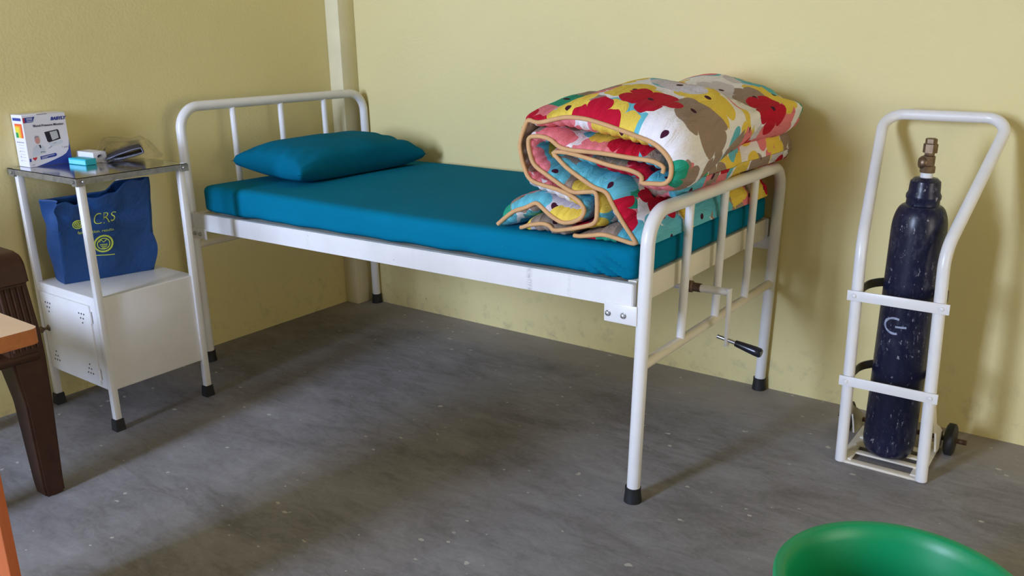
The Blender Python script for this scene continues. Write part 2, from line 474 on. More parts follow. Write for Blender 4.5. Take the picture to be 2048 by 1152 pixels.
def poly(bm, pts, mi=0):
    f = bm.faces.new([bm.verts.new(p) for p in pts]); f.material_index = mi; return f

def text_mesh(body, size, frame, name, mat, parent, shear=0.0, align='LEFT', bold=0.0):
    """frame: 4x4 matrix placing the text's xy-plane"""
    cu = bpy.data.curves.new('lettering', 'FONT'); cu.body = body; cu.size = size; cu.shear = shear
    cu.align_x = align; cu.extrude = 0.0002; cu.offset = bold; cu.resolution_u = 4
    o = bpy.data.objects.new('lettering_source', cu); COL.objects.link(o)
    dg = bpy.context.evaluated_depsgraph_get()
    me = bpy.data.meshes.new_from_object(o.evaluated_get(dg)); bpy.data.objects.remove(o); bpy.data.curves.remove(cu)
    bm = bmesh.new(); bm.from_mesh(me); bpy.data.meshes.remove(me); bm.transform(frame)
    for f in bm.faces: f.material_index = 0
    return link(name, bm, mat, parent, smooth=False)

# ------------------------------------------------------------------ the room
XL, YB, XR, YF, ZC = -0.135, 0.992, 5.2, -4.6, 3.1
def wall(name, lo, hi, mat):
    bm = bmesh.new(); add_box(bm, lo, hi); bmesh.ops.recalc_face_normals(bm, faces=bm.faces)
    return structure(link(name, bm, mat, smooth=False))
wall('floor', (XL - .15, YF - .15, -0.12), (XR + .15, YB + .15, 0), M['floor'])
wall('ceiling', (XL - .15, YF - .15, ZC), (XR + .15, YB + .15, ZC + .12), M['ceiling'])
wall('wall_left', (XL - .15, YF - .15, 0), (XL, YB + .15, ZC), M['wall'])
wall('wall_back', (XL, YB, 0), (XR, YB + .15, ZC), M['wall'])
bm = bmesh.new()  # right wall, its opening invented to let the added warm fill in
add_box(bm, (XR, YF - .15, 0), (XR + .15, SW_Y0, ZC)); add_box(bm, (XR, SW_Y1, 0), (XR + .15, YB + .15, ZC))
add_box(bm, (XR, SW_Y0, 0), (XR + .15, SW_Y1, SW_Z0)); add_box(bm, (XR, SW_Y0, SW_Z1), (XR + .15, SW_Y1, ZC))
bmesh.ops.recalc_face_normals(bm, faces=bm.faces)
structure(link('wall_right', bm, M['wall'], smooth=False))
bm = bmesh.new()
add_box(bm, (XL, YF - .15, 0), (WIN_X0, YF, ZC)); add_box(bm, (WIN_X1, YF - .15, 0), (XR, YF, ZC))
add_box(bm, (WIN_X0, YF - .15, 0), (WIN_X1, YF, WIN_Z0)); add_box(bm, (WIN_X0, YF - .15, WIN_Z1), (WIN_X1, YF, ZC))
bmesh.ops.recalc_face_normals(bm, faces=bm.faces)
structure(link('wall_front', bm, M['wall'], smooth=False))
bm = bmesh.new(); t_ = 0.04
add_box(bm, (WIN_X0, YF - .10, WIN_Z0), (WIN_X0 + t_, YF - .03, WIN_Z1)); add_box(bm, (WIN_X1 - t_, YF - .10, WIN_Z0), (WIN_X1, YF - .03, WIN_Z1))
add_box(bm, (WIN_X0 + t_, YF - .10, WIN_Z0), (WIN_X1 - t_, YF - .03, WIN_Z0 + t_)); add_box(bm, (WIN_X0 + t_, YF - .10, WIN_Z1 - t_), (WIN_X1 - t_, YF - .03, WIN_Z1))
structure(link('window_1', bm, M['frame'], smooth=False))
# square post in the corner
bm = bevelled_box((XL, 0.893, 0), (-0.048, YB, ZC), 0.004, 2)
structure(link('trim_1', bm, M['pilaster']))

# ------------------------------------------------------------------ hospital bed
L, W = 2.0, 0.971
TR = 0.019
bed = thing('hospital_bed', 'white steel hospital bed with tubular ends, standing along the back wall', 'bed', (1.0, W / 2, 0))
foot_x = lambda z: L + 0.0338 * (z - 0.5)
head_x = lambda z: 0.0 - 0.009 * (z - 0.5)
def bed_end(fx, top, low, part):
    P = lambda y, z: V((fx(z), y, z))
    path = fillet([P(0, 0.012), P(0, top), P(W, top), P(W, 0.012)], 0.085, 10)
    fr = link(part, tube(path, TR, 20), M['white'], bed)
    for k in (1, 2, 3):
        y = W * k / 4
        link('slat', tube([P(y, low), P(y, top)], 0.0125, 16), M['white'], fr)
    link('crossbar', tube([P(0, low), P(W, low)], 0.015, 16), M['cream'], fr)
    for y in (0, W):
        a = P(y, 0)
        link('rubber_foot', lathe([(0.0, 0.0), (0.0255, 0.0), (0.0255, 0.004), (0.0225, 0.03), (0.0225, 0.045), (0.0195, 0.045)], a, seg=24), M['rubber'], fr)
    return fr
bed_end(head_x, 1.0311, 0.492, 'headboard_frame')
bed_end(foot_x, 0.8314, 0.4101, 'footboard_frame')
# side rails, one box section each, slightly higher at the foot
def rail(y0, y1):
    bm = bmesh.new()
    add_box(bm, (0.028, y0, 0), (1.977, y1, 0.066))
    bmesh.ops.recalc_face_normals(bm, faces=bm.faces)
    bmesh.ops.bevel(bm, geom=list(bm.edges), offset=0.002, segments=2, affect='EDGES')
    for v in bm.verts: v.co.z += 0.5625 + 0.0125 * (v.co.x / 2)
    return bm
link('side_rail', rail(-0.018, 0.004), M['rail'], bed)
link('side_rail', rail(W - 0.004, W + 0.018), M['rail'], bed)
link('end_rail', bevelled_box((1.945, 0.014, 0.572), (1.972, W - 0.014, 0.642), 0.002), M['cream'], bed)
link('end_rail', bevelled_box((0.03, 0.014, 0.562), (0.055, W - 0.014, 0.628), 0.002), M['cream'], bed)
def bracket(x0, x1, z0, z1, y, s, bolts):
    bm = bevelled_box((x0, y - 0.003, z0), (x1, y + 0.003, z1), 0.002, 2)
    b = link('bracket', bm, M['white'], bed)
    for bx, bz in bolts:
        bm = lathe([(0.0, 0.0), (0.0085, 0.0), (0.0085, 0.002), (0.0065, 0.002), (0.0055, 0.0075), (0.0, 0.0085)], (bx, y + s * 0.003, bz), (0, s, 0), 12)
        link('bolt', bm, M['chrome'], b)
for y, s in ((-0.018, -1), (W + 0.018, 1)):
    bracket(0.012, 0.108, 0.529, 0.572, y, s, [(0.036, 0.549), (0.072, 0.549)])
    bracket(1.893, 1.992, 0.528, 0.582, y, s, [(1.906, 0.552), (1.953, 0.552)])
# mattress support panel
link('support_panel', bevelled_box((0.055, 0.014, 0.600), (1.945, W - 0.014, 0.622), 0.003), M['cream'], bed)
# cranking gear at the foot
cy, cz = 0.40, 0.531
ck = link('crank', tube([(1.80, cy, cz - .004), (2.078, cy, cz)], 0.0115, 16), M['white'], bed)
link('lever', bevelled_box((2.071, cy - .011, 0.362), (2.080, cy + .011, cz + .012), 0.002), M['white'], ck)
link('handle', lathe([(0.0, 0.0), (0.0095, 0.0), (0.0105, 0.01), (0.0145, 0.062), (0.0145, 0.078), (0.011, 0.083), (0.0, 0.083)], (2.103, cy, 0.377), (0.97, 0, -0.20), 24), M['handle'], ck)
link('handle_bolt', tube([(2.045, cy, 0.388), (2.105, cy, 0.377)], 0.006, 12), M['chrome'], ck)
link('collar', lathe([(0.0, 0.0), (0.015, 0.0), (0.018, 0.006), (0.018, 0.022), (0.0135, 0.026), (0.0135, 0.05), (0.0, 0.05)], (1.935, cy, cz - .001), (1, 0, 0.01), 16), M['rust'], ck)
link('bearing_plate', bevelled_box((1.925, cy - .03, cz - .02), (1.944, cy + .03, cz + .045), 0.002), M['cream'], bed)

# ------------------------------------------------------------------ mattress
bm = soft_box((0.072, 0.006, 0.629), (1.972, 0.958, 0.737), 0.026, (150, 60, 14))
for v in bm.verts:
    x, y, z = v.co; k = (z - 0.629) / 0.108
    n1 = noise.noise(V((x * 2.2, y * 2.2, z * 2)))
    v.co.z += (0.006 * math.sin(math.pi * (x - .07) / 1.9) * math.sin(math.pi * max(0, min(1, y / .95))) + 0.004 * n1) * k
    v.co.z += 0.0125 * (x / 2) * (1 - k) - 0.008 * sm(x, .3, 1.7) * k
    if y < 0.06:                                       # slack cloth along the front side
        wv = noise.noise(V((x * 7, z * 9, 3))) * 0.004 + noise.noise(V((x * 3, 5, z * 4))) * 0.006
        v.co.y += -abs(wv) * math.sin(math.pi * max(0, min(1, k)))
        # gathers by the foot corner
        gx = math.exp(-((x - 1.90) / 0.09) ** 2)
        v.co.y += 0.010 * gx * math.sin((x * 0.8 + z * 1.1) * 150) * (1 - k) ** 0.7
        v.co.z += 0.012 * sm(x, 0.0, 0.1) * 0
    if x < 0.12: v.co.z += 0.010 * (1 - k) * math.sin(y * 40) * 0.5
    if k < 0.25 and y < 0.05: v.co.z += 0.006 * noise.noise(V((x * 9, 1, 1)))
mt = link('mattress', bm, M['teal'])
tag(mt, 'thin mattress in a fitted teal sheet on the white hospital bed', 'mattress', origin=(1.02, 0.48, 0.629))

# ------------------------------------------------------------------ pillow
def pillow():
    bm = bmesh.new(); NU, NV = 72, 44; hx, hy, ht = 0.195, 0.338, 0.090
    top, bot = {}, {}
    for i in range(NU + 1):
        for j in range(NV + 1):
            u, v = -1 + 2 * i / NU, -1 + 2 * j / NV
            e = max(0.0, (1 - abs(u) ** 2.6)) * max(0.0, (1 - abs(v) ** 2.2))
            t = ht * e ** 0.30
            pin = 1 - 0.10 * (1 - v * v) * abs(u) ** 2 * 0.6 - 0.05 * (1 - u * u) * abs(v)
            y = hy * u * (1 - 0.05 * (1 - v * v) * u * u) * 1.0
            x = hx * v * (1 - 0.07 * (1 - u * u) * v * v)
            # ears on the corners
            c = (abs(u) * abs(v)) ** 6
            x *= 1 + 0.05 * c; y *= 1 + 0.07 * c
            wr = 0.006 * noise.noise(V((x * 9, y * 7, 2))) + 0.004 * noise.noise(V((x * 22, y * 18, 7))) * abs(u) ** 2
            fold = 0.007 * math.sin(v * 16 + u * 3) * sm(abs(u), 0.62, 0.92) * e ** .3
            for d, sgn in ((top, 1), (bot, -1)):
                if sgn == -1 and (i in (0, NU) or j in (0, NV)): d[i, j] = top[i, j]; continue
                tt = t + (wr + fold) * (1 if t > 0.01 else 0)
                d[i, j] = bm.verts.new((x, y, sgn * tt if sgn > 0 else -t * 0.80))
    for i in range(NU):
        for j in range(NV):
            bm.faces.new((top[i, j], top[i + 1, j], top[i + 1, j + 1], top[i, j + 1]))
            q = (bot[i, j], bot[i, j + 1], bot[i + 1, j + 1], bot[i + 1, j])
            if len(set(q)) == 4: bm.faces.new(q)
    bmesh.ops.recalc_face_normals(bm, faces=bm.faces)
    return bm
bm = pillow()
bm.transform(Matrix.Translation((0.275, 0.512, 0.800)) @ Matrix.Rotation(math.radians(0), 4, 'Z') @ Matrix.Rotation(math.radians(4), 4, 'Y'))
for v in bm.verts:
    if v.co.z < 0.745: v.co.z = 0.745 - (0.745 - v.co.z) * 0.06
pl = link('pillow', bm, M['teal2'], angle=75)
tag(pl, 'plump teal pillow lying on the mattress at the head of the bed', 'pillow', origin=(0.265, 0.545, 0.742))

# ------------------------------------------------------------------ folded comforter
PA = [(1.502, .742), (1.554, .785), (1.599, .799), (1.637, .819), (1.661, .802), (1.685, .786), (1.726, .769), (1.763, .775), (1.792, .79), (1.803, .814), (1.78, .837), (1.717, .86), (1.638, .873), (1.612, .886), (1.593, .928), (1.582, .974), (1.595, 1.013), (1.614, 1.049), (1.645, 1.04), (1.672, 1.043), (1.744, 1.06), (1.805, 1.058), (1.868, 1.043), (1.93, 1.026), (2.002, 1.005), (2.037, .98), (2.056, .953), (2.055, .918), (2.04, .902), (2.005, .902), (1.971, .901), (1.977, .914), (1.965, .925), (1.932, .934), (1.87, .94), (1.806, .954), (1.744, .965), (1.695, .964), (1.717, .944), (1.744, .92), (1.824, .877), (1.867, .87), (1.889, .834), (1.919, .793), (1.949, .755), (1.963, .735), (1.92, .744), (1.865, .754), (1.817, .744), (1.767, .735)]
PB = [(2.032, .93), (2.037, .945), (2.003, .96), (1.931, .964), (1.849, .97), (1.731, .973), (1.695, .999), (1.658, 1.005), (1.618, 1.001), (1.616, .968), (1.629, .923), (1.685, .892), (1.735, .865), (1.762, .856), (1.798, .862), (1.835, .867), (1.84, .829), (1.84, .78), (1.772, .759), (1.698, .742), (1.684, .755), (1.661, .760), (1.612, .750), (1.58, .738)]
Y0, Y1, FLOORZ = 0.030, 0.945, 0.735

def smooth_path(P, step=0.007):
    P = np.array(P)
    for _ in range(2):                                   # corner cutting keeps the tips fairly crisp
        Q = [P[0]]
        for a, b in zip(P[:-1], P[1:]): Q += [a * .8 + b * .2, a * .2 + b * .8]
        Q.append(P[-1]); P = np.array(Q)
    d = np.r_[0, np.cumsum(np.hypot(*(np.diff(P, axis=0).T)))]
    n = int(d[-1] / step); s = np.linspace(0, d[-1], n)
    return np.c_[np.interp(s, d, P[:, 0]), np.interp(s, d, P[:, 1])], s

PC = [(1.74, .886), (1.86, .888), (1.96, .898), (2.050, .892)]      # the fold that bulges over the foot rail behind the roll
paths = [smooth_path(PA), smooth_path(PB), smooth_path(PC)]
allp = np.concatenate([p for p, _ in paths]); alls = np.concatenate([np.c_[np.full(len(s), k), s] for k, (p, s) in enumerate(paths)])
def half_thick(P, s, k, sgn, N):
    out = np.zeros(len(P))
    if k == 2: return np.full(len(P), 0.078 if sgn > 0 else 0.062)
    for i in range(len(P)):
        d = allp - P[i]; dist = np.hypot(d[:, 0], d[:, 1])
        far = (alls[:, 0] != 2) & ~((alls[:, 0] == k) & (np.abs(alls[:, 1] - s[i]) < 0.05))
        cosv = (d @ (N[i] * sgn)) / np.maximum(dist, 1e-6)
        ok = far & (cosv > 0.80) & (dist < 0.2)
        h = 0.026 + 0.036 * sm(P[i][0], 1.66, 1.88) * sm(P[i][1], .96, 1.03) + 0.016 * sm(P[i][0], 1.9, 2.0) * sm(P[i][1], .91, .96)
        if P[i][1] < .88: h += 0.014
        if ok.any(): h = min(h, 0.52 * dist[ok].min())
        out[i] = h
    ker = np.hanning(11); ker /= ker.sum()
    return np.convolve(np.pad(out, 5, mode='edge'), ker, 'valid')

def top_add(y):
    return float(np.interp(y, [0, .05, .2, .36, .56, .78, .95], [0, 0, .022, .040, .004, .034, .006]))
ys = [0, .0015, .004, .008, .014, .022, .032, .045, .06, .08] + list(np.linspace(.105, Y1 - Y0 - .105, 34))
ys += [Y1 - Y0 - q for q in (.08, .06, .045, .032, .022, .014, .008, .004, .0015, 0)]
def deform(x, y, z, roll=1):
    wz = sm(z, 0.86, 1.06)
    z2 = z + top_add(y) * wz
    # waist where the roll is squeezed
    g = math.exp(-((y - 0.56) / 0.09) ** 2)
    x2 = x - 0.020 * g * sm(x, 1.85, 2.1) + 0.02 * g * sm(-x, -1.75, -1.5)
    x2 -= 0.030 * sm(y, .55, .9) * sm(x, 1.85, 2.1) * sm(z, .95, 1.05)
    z2 += 0.070 * sm(y, .10, .50) * sm(x, 1.82, 2.0) * sm(z, .850, .875) * (1 - sm(z, .95, 1.06)) * (roll)
    x2 += 0.006 * noise.noise(V((y * 6, z * 5, x * 5)))
    z2 += 0.005 * noise.noise(V((y * 7, x * 6, 4)))
    lim = 1.984 + 0.0338 * (z2 - 0.5)
    if z2 < 0.865:
        k = sm(z2, 0.845, 0.865)
        x2 = min(x2, lim) * (1 - k) + x2 * k
        if 0.845 < z2 and x2 > 1.975: z2 = max(z2, 0.862)
    return x2, y, max(z2, FLOORZ)

bm = bmesh.new(); uvl = bm.loops.layers.uv.new('UVMap'); uvof = {}
pips = []
uoff = 0.0
for k, (P, s) in enumerate(paths):
    T = np.gradient(P, axis=0);  T /= np.maximum(np.hypot(T[:, 0], T[:, 1])[:, None], 1e-9)
    N = np.c_[-T[:, 1], T[:, 0]]
    ends = np.clip(np.minimum(s, s[-1] - s) / 0.04, 0.05, 1) ** 0.5
    ya = 0.15 if k == 2 else Y0; roll = 0 if k == 2 else 1
    if k == 2: ends = np.sqrt(1 - (1 - np.clip((s[-1] - s) / 0.055, 0.004, 1)) ** 2)
    y0v = np.array([ya + 0.010 * noise.noise(V((a * 5, k * 3.7, 0))) for a in s])
    for sgn in (1, -1):
        H = half_thick(P, s, k, sgn, N) * ends
        grid = []
        for i in range(len(P)):
            row = []
            for yy in ys:
                d = min(yy, (Y1 - Y0) - yy); q = min(d / (0.05 if k == 2 else 0.085), 1.0)
                f = math.sqrt(max(0, 1 - (1 - q) ** 2))
                pk = math.exp(-d / 0.05) * (1 if d > 0.003 else 0)
                ruch = 0.0045 * pk * math.sin(s[i] * 210 + 3 * noise.noise(V((s[i] * 9, sgn, k)))) * min(1, H[i] / .03)
                puff = 1 + 0.16 * noise.noise(V((s[i] * 6, yy * 6, sgn * 3 + k)))
                h = max(0.0025, H[i] * f * puff + ruch)
                if i in (0, len(P) - 1): h = 0.0004
                x, z = P[i] + N[i] * sgn * h
                y = y0v[i] + yy * (Y1 - y0v[i]) / (Y1 - Y0)
                v = bm.verts.new(deform(float(x), float(y), float(z), roll))
                uvof[v] = (s[i] + uoff + (0.9 if sgn > 0 else 0), y + (0.37 if sgn > 0 else 0))
                row.append(v)
            grid.append(row)
        jm = len(ys) // 2; arc_ = 0.0
        for i in range(len(P)):
            if i: arc_ += (grid[i][jm].co - grid[i - 1][jm].co).length
            for j, v in enumerate(grid[i]): uvof[v] = (arc_ + uoff + (3.1 if sgn > 0 else 0), v.co.y + (0.37 if sgn > 0 else 0))
        for i in range(len(P) - 1):
            for j in range(len(ys) - 1):
                q = (grid[i][j], grid[i + 1][j], grid[i + 1][j + 1], grid[i][j + 1])
                bm.faces.new(q if sgn < 0 else q[::-1])
    for yv in ('near', 'far') if k < 2 else ():
        line = []
        for i in range(0, len(P)):
            y = y0v[i] - 0.002 if yv == 'near' else Y1 + 0.002
            x, yq, z = deform(float(P[i][0]), float(y), float(P[i][1]))
            line.append((x, y, max(z, FLOORZ + 0.004)))
        pip = bmesh.new(); add_tube(pip, line, 0.0062, 8); pips.append(pip)
    uoff += 2.1
for f in bm.faces:
    for lp in f.loops: lp[uvl].uv = uvof[lp.vert]
cf = link('comforter', bm, M['flower'], angle=80)
tag(cf, 'thick comforter with bright flower print, folded up on the foot of the bed', 'comforter', origin=(1.80, 0.48, 0.742))
for pip in pips: link('piping', pip, M['piping'], cf, angle=80)['label'] = 'tan piped edge'

# ------------------------------------------------------------------ bedside cabinet
cab = thing('bedside_cabinet', 'white metal bedside cabinet with open shelf and steel top, left of the bed', 'cabinet', (0.118, -0.41, 0))
lx0, lx1, ly0, ly1, LT = -0.087, 0.315, -0.582, -0.228, 0.011
BZ0, BZ1, TZ = 0.143, 0.468, 0.868
for x in (lx0, lx1):
    for y in (ly0, ly1):
        lg = link('leg', bevelled_box((x - LT, y - LT, 0.02), (x + LT, y + LT, TZ - 0.004), 0.0015), M['white'], cab)
        bm = bmesh.new(); vs, _ = add_box(bm, (x - LT - .004, y - LT - .004, 0), (x + LT + .004, y + LT + .004, 0.042))
        for v in vs:
            if v.co.z < 0.01: v.co.x += 0.0025 * (1 if v.co.x > x else -1); v.co.y += 0.0025 * (1 if v.co.y > y else -1)
        bmesh.ops.bevel(bm, geom=list(bm.edges), offset=0.0015, segments=2, affect='EDGES')
        link('rubber_foot', bm, M['rubber'], lg)
bm = bevelled_box((lx0 - .004, ly0 - .006, BZ0), (lx1 + .002, ly1 + .006, BZ1), 0.004, 3)
link('cabinet_box', bm, M['white'], cab)
# door on the front (daylight side) with punched ventilation holes
dr = link('door', bevelled_box((lx0 + 0.020, ly0 - 0.013, BZ0 + .012), (lx1 - 0.052, ly0 - 0.005, BZ1 - .03), 0.002), M['white'], cab)
def hole(bm, x, z):
    add_lathe(bm, [(0.0, 0.0), (0.0032, 0.0), (0.0032, 0.0006), (0.0, 0.0006)], (x, ly0 - 0.0131, z), (0, -1, 0), 10)
dx0, dx1, dz0, dz1 = lx0 + .020, lx1 - .052, BZ0 + .012, BZ1 - .03
for cxn, czn, sx, sz in ((dx0 + .035, dz1 - .035, 1, -1), (dx1 - .035, dz1 - .035, -1, -1), (dx0 + .035, dz0 + .035, 1, 1), (dx1 - .035, dz0 + .035, -1, 1)):
    bm = bmesh.new()
    for a, b in ((0, 0), (1, 0), (2, 0), (.5, 1), (1.5, 1), (1, 2)): hole(bm, cxn + sx * a * .016, czn + sz * b * .016)
    link('vent_holes', bm, M['blackink'], dr)

link('knob', lathe([(0.0, 0.0), (0.012, 0.0), (0.010, 0.003), (0.005, 0.006), (0.005, 0.016), (0.010, 0.021), (0.0125, 0.026), (0.010, 0.031), (0.0, 0.033)], (dx0 + .026, ly0 - .013, 0.305), (0, -1, 0), 20), M['brass'], dr)
for z0, z1 in ((dz0 + .02, dz0 + .06), (dz1 - .06, dz1 - .02)):
    link('hinge', tube([(dx1 + .004, ly0 - .011, z0), (dx1 + .004, ly0 - .011, z1)], 0.004, 10), M['white'], dr)
# folded steel tray top
bm = bmesh.new(); a0, a1, b0, b1 = XL + 0.008, lx1 + LT + .006, ly0 - LT - .006, ly1 + LT + .008
add_box(bm, (a0, b0, TZ - .002), (a1, b1, TZ))
for lo_, hi_ in (((a0, b0, TZ - .021), (a1, b0 + .002, TZ)), ((a0, b1 - .002, TZ - .021), (a1, b1, TZ)), ((a0, b0, TZ - .021), (a0 + .002, b1, TZ)), ((a1 - .002, b0, TZ - .021), (a1, b1, TZ))):
    add_box(bm, lo_, hi_, 1)
tt = link('table_top', bm, [M['steel'], M['dullsteel']], cab, smooth=False)
for x in (lx0, lx1):
    for y in (ly0, ly1):
        bm = bmesh.new()
        sx, sy = (1 if x > 0 else -1), (1 if y > -.4 else -1)
        add_box(bm, (x - LT - .003 + sx * .006, y - LT - .003 + sy * .007, TZ - .026), (x + LT + .003 + sx * .006, y + LT + .003 + sy * .007, TZ - .0025))
        add_lathe(bm, [(0.0, 0.0), (0.006, 0.0), (0.004, 0.004), (0.0, 0.0045)], (x + sx * .004, (b0 if sy < 0 else b1) + sy * .006, TZ - .012), (0, sy, 0), 10)
        if sx > 0: add_lathe(bm, [(0.0, 0.0), (0.006, 0.0), (0.004, 0.004), (0.0, 0.0045)], (a1 + .008, y - sy * .0, TZ - .012), (1, 0, 0), 10)
        link('corner_clip', bm, M['dullsteel'], tt)

# ------------------------------------------------------------------ blood pressure monitor carton
bx0, bx1, by0, by1, bz0, bz1 = -0.131, -0.056, -0.556, -0.409, TZ + .0006, TZ + .0006 + 0.176
bp = thing('monitor_carton', 'white and blue blood pressure monitor carton standing on the steel cabinet top', 'box', (-.088, -.478, bz0))
link('carton', bevelled_box((bx0, by0, bz0), (bx1, by1, bz1), 0.0012, 1), M['card'], bp)
fy = lambda u: by0 + u * (by1 - by0)
fz = lambda v: bz0 + v * (bz1 - bz0)
EX = bx1 + 0.0003
def decal(name, shapes, mat, face='front', lift=0.0, parent=bp):
    bm = bmesh.new()
    for sh in shapes:
        if face == 'front': poly(bm, [(EX + lift, fy(u), fz(v)) for u, v in sh])
        else: poly(bm, [(bx0 + u * (bx1 - bx0), by0 - 0.0003 - lift, fz(v)) for u, v in sh])
    return link(name, bm, mat, parent, smooth=False)
arc = [(1.0, .50), (.985, .38), (.95, .27), (.88, .20), (.78, .155), (.62, .11), (.40, .055), (.15, .003), (1.0, .003)]
decal('blue_corner', [arc], M['blueink'])
decal('blue_badge', [[(.02, .845), (.235, .855), (.29, .955), (.02, .945)]], M['blueink'])
decal('red_flash', [[(.02, .845), (.055, .847), (.055, .947), (.02, .945)]], M['redink'], lift=.0002)
decal('badge_lines', [[(.10, .885 + d), (.23, .892 + d), (.235, .902 + d), (.10, .895 + d)] for d in (-.02, .012, .036)], M['card'], lift=.0003)
tilt = lambda u, v, c=(.635, .565), a=.18, sx=1, sy=1: (c[0] + u * math.cos(a) - v * math.sin(a) * .9, c[1] + u * math.sin(a) * .6 + v)
decal('monitor_picture', [[tilt(-.17, .10), tilt(.15, .10), tilt(.17, .07), tilt(.16, -.09), tilt(-.13, -.11), tilt(-.16, -.08)]], M['blackink'])
decal('monitor_screen', [[tilt(-.05, .08), tilt(.125, .08), tilt(.125, -.065), tilt(-.04, -.085)]], M['screenink'], lift=.0002)
decal('device_base', [[(.50, .425), (.80, .47), (.86, .44), (.82, .40), (.56, .36)]], M['coat'])
decal('device_buttons', [[(.62, .42), (.70, .432), (.70, .422), (.62, .41)], [(.49, .335), (.57, .37), (.58, .36), (.50, .325)]], M['greyink'], lift=.0002)
circ = lambda cu, cv, ru, rv, n=14: [(cu + ru * math.cos(2 * math.pi * k / n), cv + rv * math.sin(2 * math.pi * k / n)) for k in range(n)]
decal('doctor_coat', [[(.10, .20), (.42, .25), (.40, .36), (.33, .42), (.24, .42), (.14, .37)]], M['coat'])
decal('doctor_face', [circ(.265, .505, .055, .07)], M['skin'], lift=.0002)
decal('doctor_hair', [[(.21, .53), (.215, .575), (.25, .595), (.30, .585), (.32, .55), (.27, .568)]], M['greyink'], lift=.0003)
decal('doctor_tie', [[(.285, .41), (.315, .415), (.33, .36), (.30, .345)]], M['blackink'], lift=.0003)
decal('blue_bar', [[(.02, .105), (.62, .16), (.655, .175), (.66, .20), (.64, .225), (.60, .225), (.02, .165)]], M['blueink'])
decal('white_panel', [[(.06, .11), (.27, .128), (.27, .192), (.06, .172)]], M['card'], lift=.0002)
decal('heart', [[(.145, .118), (.195, .165), (.19, .185), (.165, .188), (.145, .172), (.122, .184), (.10, .178), (.098, .155)]], M['redink'], lift=.0003)
decal('bar_lines', [[(.30, .165), (.60, .196), (.60, .205), (.30, .174)], [(.30, .145), (.44, .16), (.44, .167), (.30, .152)]], M['card'], lift=.0003)
decal('signature', [[(.30, .255), (.33, .275), (.40, .262), (.40, .272), (.34, .283), (.30, .275)]], M['blackink'])
decal('fine_print', [[(.06, .04), (.12, .043), (.12, .05), (.06, .047)]], M['navyink'])
decal('flap_slot', [[(.34, .985), (.58, .99), (.58, .999), (.34, .995)]], M['blackink'])
def front_frame(u, v):
    return Matrix(((0, 0, 1, EX + .0004), (1, 0, 0, fy(u)), (0, 1, 0, fz(v)), (0, 0, 0, 1)))
text_mesh('Blood Pressure Monitor', 0.0106, front_frame(.22, .76), 'title_lettering', M['navyink'], bp, bold=0.0002)
text_mesh('BABYLY', 0.0145, front_frame(.64, .865), 'brand_lettering', M['blueink'], bp, shear=0.35, bold=0.0008)
text_mesh('1 year', 0.009, front_frame(.80, .31), 'small_lettering', M['greyink'], bp)
decal('side_band', [[(.12, .885), (.90, .885), (.90, .94), (.12, .94)]], M['blueink'], 'side')
decal('chart_orange', [[(.22, .56), (.90, .56), (.90, .83), (.22, .83)]], M['orangeink'], 'side')
decal('chart_amber', [[(.22, .56), (.74, .56), (.74, .79), (.22, .79)]], M['amberink'], 'side', .0001)
decal('chart_yellow', [[(.22, .56), (.60, .56), (.60, .76), (.22, .76)]], M['yellowink'], 'side', .0002)
decal('chart_green', [[(.22, .56), (.46, .56), (.46, .66), (.22, .66)]], M['greenink'], 'side', .0003)
decal('side_lines', [[(.15, .465), (.85, .465), (.85, .483), (.15, .483)]] + [[(.3, v), (.8, v), (.8, v + .006), (.3, v + .006)] for v in (.42, .36, .30, .24, .18, .12)], M['greyink'], 'side')
decal('side_ticks', [[(.3, v), (.36, v), (.36, v + .015), (.3, v + .015)] for v in (.29, .19, .11)], M['navyink'], 'side', .0002)

# small white carton with a device pictured on its end
sb = thing('small_carton', 'small white carton with a device picture, right of the blood pressure carton', 'box', (-.05, -.343, TZ))
s0 = (-.073, -.383, TZ + .0006); s1 = (0.042, -.335, TZ + .0376)
link('carton', bevelled_box(s0, s1, 0.001, 1), M['card'], sb)
bm = bmesh.new(); X = s1[0] + .0003
poly(bm, [(X, -.369, TZ + .022), (X, -.365, TZ + .028), (X, -.353, TZ + .029), (X, -.349, TZ + .025), (X, -.351, TZ + .019), (X, -.365, TZ + .017)])
link('device_picture', bm, M['blackink'], sb, smooth=False)
bm = bmesh.new(); add_tube(bm, [(X, -.362 + .008 * math.cos(a), TZ + .016 + .004 * math.sin(a)) for a in np.linspace(2.6, 6.6, 12)], 0.0005, 6)
link('tube_picture', bm, M['greyink'], sb)
# turquoise carton in front
tb = thing('turquoise_carton', 'little turquoise carton lying in front of the small white carton', 'box', (0, -.385, TZ))
bmq = bevelled_box((-.052, -.020, 0), (.052, .020, .021), 0.001, 1); bmq.transform(Matrix.Translation((.020, -.412, TZ + .0006)) @ Matrix.Rotation(math.radians(3), 4, 'Z'))
link('carton', bmq, M['tealcard'], tb)
bm = bmesh.new(); poly(bm, [(-.050, -.0204, .002), (.050, -.0204, .002), (.050, -.0204, .016), (-.050, -.0204, .016)])
bm.transform(Matrix.Translation((.020, -.412, TZ + .0006)) @ Matrix.Rotation(math.radians(3), 4, 'Z'))
link('pale_side', bm, M['tealpale'], tb, smooth=False)

